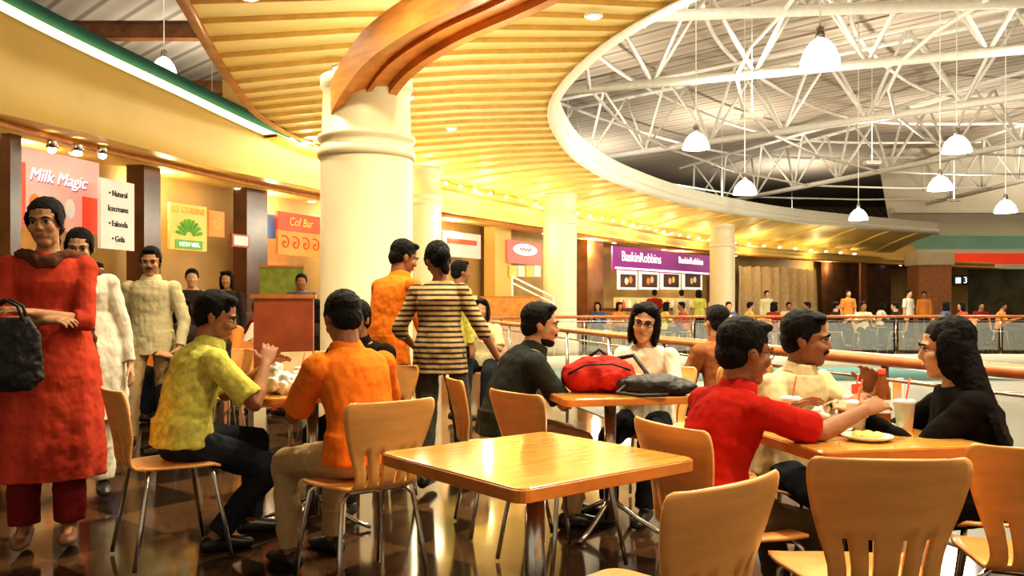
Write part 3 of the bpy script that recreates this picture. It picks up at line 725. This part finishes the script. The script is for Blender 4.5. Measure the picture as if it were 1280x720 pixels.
    gp.loft([(P-U*.095*k,Rv*.12*k,Fv*.09*k),(P-U*.02*k,Rv*.172*k,Fv*.126*k),(P+U*.09*k,Rv*.160*k,Fv*.118*k)],20)
    for sg,h0,kn,an in legs:
        r=(.10,.085,.075) if kurta else (.093,.07,.062)
        gp.cap(h0,kn,r[0]*k,r[1]*k); gp.cap(kn,kn.lerp(an,.5),r[1]*k,r[2]*k); gp.cap(kn.lerp(an,.4),kn.lerp(an,.97),r[2]*k,r[2]*k*.95,14,True)
    rem(gp,'trousers',pants,body,(0,0,0),.014 if simple else .008,1,.018 if not simple else .01,.06)
    sm=shoe or SHOE
    for sg,h0,kn,an in legs:
        zb=max(0,an.z-.08*k); b=Vector((an.x,an.y,zb)); gq=G()
        gq.loft([(b-FD*.075*k+U*.035,FR*.02,U*.02),(b-FD*.06*k+U*.042,FR*.036,U*.04),(b+FD*.0+U*.045,FR*.038,U*.045),(b+FD*.07*k+U*.036,FR*.043,U*.036),(b+FD*.13*k+U*.028,FR*.046,U*.028),(b+FD*.175*k+U*.024,FR*.034,U*.022),(b+FD*.19*k+U*.02,FR*.015,U*.012)],14)
        gq.obj('shoe',sm,body)
    if glasses:
        gg=G()
        for sg in(-1,1):
            pts=[hq(sg*.032+.022*math.cos(t),.094-(.010*abs(sg*.032+.022*math.cos(t))/.05),.004+.015*math.sin(t)) for t in [q*math.pi/8 for q in range(17)]]
            gg.chain(pts,.0018,6); gg.chain([hq(sg*.054,.088,.008),hq(sg*.078,.03,.008),hq(sg*.082,-.02,.004)],.0018,6)
        gg.chain([hq(-.01,.095,.006),hq(.01,.095,.006)],.0018,6)
        gg.obj('glasses',EYED,body)
    if scarf:
        gc=G(); c,dr=sp(.43)
        f=[c+Rv*sg*x*k+Fv*y*k+U*z*k for sg,x,y,z in ((-1,.14,-.08,-.1),(-1,.12,-.03,.035),(-1,.075,.05,.03),(-1,.03,.10,.0),(1,.03,.10,.0),(1,.075,.05,.03),(1,.12,-.03,.035),(1,.14,-.08,-.1))]
        for p,q in zip(f,f[1:]): gc.cap(p,q,.030*k,.030*k)
        gc.cap(f[0],f[0]-U*.62*k-Fv*.06-Rv*.05,.035*k,.055*k,14); gc.cap(f[-1],f[-1]-U*.5*k-Fv*.06,.035*k,.05*k,14)
        rem(gc,'scarf',scarf,body,(0,0,0),.008,3,.03,.04)
    return body
SHOE=M('black_shoe_leather',(.02,.015,.012),.35)
CL={}
def c_(n,c): 
    if n not in CL: CL[n]=cloth(n,c)
    return CL[n]
RED=c_('red_cotton',(.48,.06,.03)); MAROON=c_('maroon_cotton',(.20,.02,.015)); WHITE=c_('white_cotton',(.70,.64,.50)); PALE=c_('pale_shirt_cotton',(.62,.54,.32))
GREEN=M('yellow_green_check',(.54,.50,.11),.95,var=.3,scale=26,bump=.45,bscale=7,bstretch=(1.6,1.6,.8),spec=.08); ORANGE=c_('orange_cotton',(.74,.19,.02)); BLACK=c_('black_cotton',(.012,.010,.009)); KHAKI=c_('khaki_twill',(.42,.29,.15))
DENIM=c_('dark_denim',(.025,.028,.035)); GREY=c_('grey_denim',(.11,.10,.08)); CREAMS=c_('cream_shirt',(.66,.54,.31)); SCAR=c_('crimson_polo',(.43,.02,.012)); BROWNC=c_('brown_dupatta',(.13,.055,.03)); OLIVE=c_('olive_twill',(.08,.065,.035)); NAVY=c_('charcoal_shirt',(.03,.035,.03))
STR=ramp_mat('striped_knit','CONSTANT',[(0,(.03,.02,.015)),(.36,(.58,.41,.18)),(.66,(.25,.10,.035)),(.85,(.58,.41,.18))],9.5,.95,'Z')
person((-2.32,4.2),158,.97,'person standing in long red kurta with brown scarf holding black handbag',k=1.02,hy=12,hp=4,female=True,kurta=.34,shirt=RED,pants=MAROON,hair='bun',sleeve='half',skin=0,
  hl=(.04,.25,1.16),hr=(-.02,.24,1.12),el=(-.9,-.2,-.8),er=(.9,-.2,-.8),scarf=BROWNC,collar=False,htilt=4,shoe=M('sandal_leather',(.2,.08,.04),.5))
person((-2.62,5.15),150,.94,'person in white kurta with dark dupatta standing behind another woman',k=.97,hy=10,hp=10,female=True,kurta=.5,shirt=WHITE,pants=WHITE,hair='bun',sleeve='long',skin=2,hl=(-.26,.08,.78),scarf=BROWNC,side=4)
person((-3.0,7.0),176,.93,'man walking in pale long-sleeved shirt and beige trousers',k=1.0,shirt=PALE,pants=KHAKI,sleeve='long',skin=0,mous=True,hy=-10,hp=8,hl=(-.27,.14,.84),hr=(.25,-.06,.8),fl=(-.1,-.16,.12),fr=(.1,.24,.08))
person((-1.60,4.08),52,.55,'man seated in yellow-green checked shirt eating at table',lean=19,k=.98,hs=1.05,hy=28,hp=16,hl=(-.08,.44,.86),hr=(.14,.36,.90),fl=(-.1,.38,.08),fr=(.12,.12,.08),shirt=GREEN,pants=DENIM,skin=1)
person((-.65,3.66),-45,.55,'man seated in orange shirt and khaki trousers, back turned',lean=19,k=.97,hs=1.05,hy=15,hp=20,hl=(-.05,.42,.82),hr=(.22,.42,.84),fl=(-.14,.36,.08),fr=(.12,.42,.08),shirt=ORANGE,pants=KHAKI,skin=1)
person((-.88,5.12),200,.54,'person in dark shirt seated across the table',lean=16,k=.94,hl=(-.1,.4,.8),hr=(.1,.4,.8),fl=(-.1,.4,.08),fr=(.1,.4,.08),shirt=BLACK,pants=DENIM,skin=1)
person((-.88,5.9),42,.93,'man standing in orange shirt leaning forward',lean=17,k=1.0,hy=20,hp=18,hr=(.2,.25,.85),hl=(-.2,.25,.85),shirt=ORANGE,pants=KHAKI,skin=1,sleeve='long')
person((-.46,5.35),12,.90,'woman standing in striped top and grey jeans, back turned',lean=8,side=-4,k=.94,hs=1.08,female=True,hy=-35,hp=18,htilt=-8,hr=(.36,.12,.84),hl=(-.22,.2,.9),fl=(-.1,.0,.08),fr=(.15,.10,.08),shirt=STR,pants=GREY,hair='bun',sleeve='half',skin=1)
person((-.05,4.5),75,.54,'man seated in charcoal shirt leaning on table',lean=28,k=.95,hs=1.05,hy=12,hp=4,hr=(.04,.45,.775),hl=(-.14,.48,.775),fl=(-.1,.45,.08),fr=(.1,.35,.08),shirt=NAVY,pants=KHAKI,beard=True,skin=0)
person((.80,4.98),205,.54,'woman in cream top and glasses facing the red backpack',lean=13,k=.90,hs=1.08,female=True,hy=-8,hp=6,htilt=-8,side=-3,hl=(-.12,.36,.775),hr=(.10,.38,.775),fl=(-.1,.4,.08),fr=(.1,.4,.08),shirt=WHITE,pants=DENIM,hair='bob',sleeve='half',glasses=True,skin=2,collar=False)
person((1.40,5.5),-20,.53,'person in rust top seated with hand raised to hair',lean=12,k=.90,hr=(.13,.06,1.10),er=(.9,.5,.1),hl=(-.15,.35,.6),fl=(-.1,.4,.08),fr=(.1,.4,.08),shirt=c_('rust_cotton',(.26,.10,.04)),pants=DENIM,skin=0)
person((.67,2.86),66,.52,'man with glasses in crimson polo shirt reaching over table',lean=21,k=.85,hs=1.14,hy=8,hp=8,hr=(.18,.52,.83),hl=(-.12,.45,.80),er=(.3,-.3,-.9),fl=(-.1,.4,.08),fr=(.12,.3,.08),shirt=SCAR,pants=OLIVE,glasses=True,skin=1)
person((1.15,3.52),148,.53,'man in cream shirt seated talking with hands raised',lean=11,k=.85,hs=1.12,hy=-32,hp=5,htilt=4,hl=(-.08,.33,.88),hr=(.12,.34,.80),fl=(-.1,.35,.08),fr=(.1,.35,.08),shirt=CREAMS,pants=DENIM,mous=True,skin=1,sleeve='long')
person((1.68,3.02),-78,.51,'woman in black top with long dark hair seated in profile',lean=13,k=.86,hs=1.1,female=True,hy=4,hp=6,hl=(-.06,.40,.79),hr=(.10,.42,.79),fl=(-.1,.3,.08),fr=(.1,.35,.08),shirt=BLACK,pants=BLACK,hair='long',sleeve='long',skin=2)
cn=['red','dark','pale','orange','blue','yellow green','white','maroon']
bgc=[c_('bg_red',(.40,.08,.04)),c_('bg_dark',(.04,.03,.03)),PALE,c_('bg_orange',(.6,.22,.05)),c_('bg_blue',(.08,.10,.2)),GREEN,WHITE,MAROON]
bg=[(226,124,1,150),(282,124,1,200),(338,106,1,180),(398,118,1,-60),(140,122,1,90),(318,88,1,90),(604,112,1,190),(572,124,0,60),(690,45,1,-90),(748,46,1,200),(818,41,0,20),(852,40,0,10),(874,41,0,-10),(712,46,1,90),(1060,40,0,180),(1100,38,1,90),(985,42,1,180),(935,44,1,90),(272,150,1,-120),(1155,36,0,200),(240,100,0,160),(285,94,0,180),(377,86,0,170),(118,118,0,120),(772,45,1,150),(1012,46,1,-90),(1042,46,1,90),(1180,44,1,90),(1225,42,1,180),(958,38,0,170),(830,46,1,90),(855,46,1,-90),(910,47,1,180),(965,48,1,60),(1078,47,1,180),(1122,46,1,-60),(1205,47,1,-90),(1250,45,1,120),(1135,40,0,150),(905,36,0,190)]
for i,(x,s,seat,y) in enumerate(bg):
    X,Y=px(x,s); f=i%3==0
    kw=dict(hl=(-.12,.38,.78),hr=(.12,.38,.78),fl=(-.1,.4,.08),fr=(.1,.4,.08)) if seat else {}
    ci=1 if i in (0,18,20,35) else (i*3+i//8)%8
    person((X,Y),y,.54 if seat else .92,('person in %s top seated among distant diners' if seat else 'person in %s top standing near the counters')%cn[ci],k=.97,lean=6 if seat else 0,female=f,hair='bob' if f else 'short',shirt=bgc[ci],pants=DENIM,skin=i%3,simple=True,sleeve='long' if i%2 else 'short',**kw)
    if seat: chair(X,Y,y)

# ---------------- props
BAGR=M('red_nylon',(.42,.025,.015),.8,var=.2,bump=.5,bscale=9,spec=.15); BAGB=M('black_nylon',(.015,.013,.012),.6,bump=.4,bscale=20); PAPER=M('white_paper',(.8,.76,.66),.6,var=.05); PLAS=M('white_plastic_bag',(.78,.75,.66),.35,var=.1,bump=.8,bscale=25)
g=G(); g.ell(Vector((0,0,.09)),Vector((.2,0,0)),Vector((0,.12,0)),Vector((0,0,.10))); g.ell(Vector((.07,-.05,.075)),Vector((.12,0,0)),Vector((0,.1,0)),Vector((0,0,.075))); g.ell(Vector((-.1,.0,.07)),Vector((.1,0,0)),Vector((0,.12,0)),Vector((0,0,.08)))
o=rem(g,'backpack',BAGR,None,(.46,4.42,.74),.007,3,.03,.06); top(o,'bright red nylon backpack lying on the table','backpack')
G().chain([(-.17,-.08,.10),(-.08,-.135,.15),(.05,-.15,.155),(.15,-.1,.12)],.006,6).obj('zipper',BAGB,o); G().chain([(.1,.05,.17),(.18,0,.19),(.24,-.06,.1),(.22,-.12,.02)],.012,8).obj('strap',BAGB,o)
G().chain([(-.05,.03,.18),(0,.02,.22),(.05,.03,.18)],.009,8).obj('carry_loop',BAGB,o)
g=G(); g.ell(Vector((0,0,.05)),Vector((.19,0,0)),Vector((0,.1,0)),Vector((0,0,.055))); g.ell(Vector((.1,0,.04)),Vector((.12,0,0)),Vector((0,.11,0)),Vector((0,0,.045)))
o=rem(g,'bag',BAGB,None,(.72,4.27,.74),.007,3,.03,.06); top(o,'slouched black bag lying beside the red backpack','bag')
G().chain([(-.15,-.05,.05),(-.2,-.1,.02),(-.1,-.14,.01),(.05,-.13,.012)],.009,8).obj('strap',BAGB,o)
g=G(); g.loft([(Vector((0,0,-.36)),Vector((.12,0,0)),Vector((0,.05,0))),(Vector((0,0,-.31)),Vector((.17,0,0)),Vector((0,.07,0))),(Vector((0,0,-.1)),Vector((.15,0,0)),Vector((0,.05,0))),(Vector((0,0,-.03)),Vector((.11,0,0)),Vector((0,.03,0)))],18)
o=rem(g,'handbag',BAGB,None,(-2.32,3.86,1.16),.007,3,.04,.07); top(o,'soft black handbag hanging from the forearm of woman in red','handbag')
for dy in(-.02,.02): G().chain([(-.09,dy,-.05),(-.06,dy,.03),(0,dy,.06),(.06,dy,.03),(.09,dy,-.05)],.008,8).obj('handle',BAGB,o)
CUPM=M('paper_cup_white',(.8,.77,.68),.4)
def cup(X,Y,z=.74,label='white paper drinking cup with lid',m=None):
    o=G().lathe([(.001,0),(.026,.0),(.036,.10),(.038,.103),(.034,.1),(.025,.01),(.001,.01)],18).obj('paper_cup',m or CUPM,None,(X,Y,z)); top(o,label,'cup')
    G().lathe([(.039,.1),(.039,.108),(.033,.112),(.001,.113)],18).obj('lid',CUPM,o); G().cap((.005,0,.11),(.02,0,.19),.003,.003,6,True).obj('straw',REDS,o)
def plate(X,Y,r=.1,food=ORS):
    o=G().lathe([(.001,.006),(r*.6,.004),(r*.95,.016),(r,.018),(r*.95,.012),(r*.6,0),(.001,0)],24).obj('plate',PAPER,None,(X,Y,.74)); top(o,'round white plate of snacks on the table','plate')
    g=G()
    for i in range(6): a=i*1.1; g.ell(Vector((.035*math.cos(a),.035*math.sin(a),.018)),Vector((.02,0,0)),Vector((0,.016,0)),Vector((0,0,.012)))
    rem(g,'food',food,o,(0,0,0),.005,2)
def bottle(X,Y,mat,label):
    o=G().lathe([(.001,0),(.03,0),(.032,.01),(.031,.12),(.026,.15),(.013,.18),(.012,.2)],18,cap=True).obj('drink_bottle',mat,None,(X,Y,.74)); top(o,label,'bottle')
    G().lathe([(.014,.195),(.014,.215),(.001,.216)],12).obj('cap',REDS,o); G().lathe([(.0325,.05),(.0325,.1)],18).obj('bottle_label',WHITES,o)
plate(1.12,3.02); plate(1.34,3.08,.085,GRNS); plate(1.2,2.84,.085,YELS); cup(1.05,3.16); cup(1.43,3.06); cup(1.30,3.20); cup(1.24,3.02)
bottle(1.40,3.18,M('amber_drink',(.35,.10,.02),.1),'small amber soft drink bottle with white label')
cup(-1.10,4.36); cup(-.95,4.45); cup(-1.17,4.66); plate(-1.2,4.5,.09)
o=empty('menu_card',(-1.22,4.76,.74),.5); top(o,'beige folded tent menu card standing on table','menu')
mo('card_leaf',[(-.09,-.04,0),(.09,-.04,0),(.09,0,.19),(-.09,0,.19)],[(0,1,2,3)],M('beige_card',(.62,.48,.26),.6),o); mo('card_leaf',[(-.09,.04,0),(.09,.04,0),(.09,0,.19),(-.09,0,.19)],[(3,2,1,0)],PAPER,o)
g=G(); g.ell(Vector((0,0,.05)),Vector((.1,0,0)),Vector((0,.08,0)),Vector((0,0,.06))); g.ell(Vector((-.03,0,.1)),Vector((.04,0,0)),Vector((0,.04,0)),Vector((0,0,.06)))
top(rem(g,'plastic_bag',PLAS,None,(-1.18,4.30,.745),.006,1,.05,.035),'crumpled white plastic carry bag on the table','bag')
g=G(); g.ell(Vector((0,0,.03)),Vector((.07,0,0)),Vector((0,.05,0)),Vector((0,0,.035)))
top(rem(g,'food_wrapper',PLAS,None,(1.19,3.19,.745),.006,1,.04,.035),'crumpled white wrapper on the table','wrapper')
b=board('advertising_banner',1063,1128,476,514,WHITES,'red and white advertising banner on the glass railing',s1=232,s2=214,th=.012)
L,Hh=LH[b.name]; G().box((-L*.3,-.01,0),L*.2,.004,Hh*.5).obj('sign_panel',REDS,b,smooth=False); text('A',.12,WT,b,(-L*.3,-.02,.0),.002); G().box((L*.12,-.01,-.02),L*.1,.004,Hh*.35).obj('sign_panel',GRNS,b,smooth=False); G().box((L*.36,-.01,0),L*.08,.004,Hh*.4).obj('sign_panel',ORS,b,smooth=False)

# ---------------- world
w=bpy.data.worlds.new('world'); sc.world=w; w.use_nodes=True
w.node_tree.nodes['Background'].inputs[0].default_value=(1,.88,.68,1); w.node_tree.nodes['Background'].inputs[1].default_value=.55

# ---------------- bake
bpy.context.view_layer.update()
dg=bpy.context.evaluated_depsgraph_get()
for o in BAKE:
    ev=o.evaluated_get(dg); me=bpy.data.meshes.new_from_object(ev,preserve_all_data_layers=False,depsgraph=dg)
    if o.type=='FONT':
        n=bpy.data.objects.new('lettering',me); col.objects.link(n); n.parent=o.parent; n.location=o.location; n.rotation_euler=o.rotation_euler; n.scale=o.scale
        if not me.materials: me.materials.append(o.data.materials[0])
    else:
        o.modifiers.clear(); o.data=me
for o in [o for o in BAKE if o.type=='FONT']: bpy.data.objects.remove(o)
for o in bpy.data.objects:
    if o.get('kind')=='structure':
        for k in('label','category'):
            if k in o: del o[k]
print('OBJ',len(bpy.data.objects))
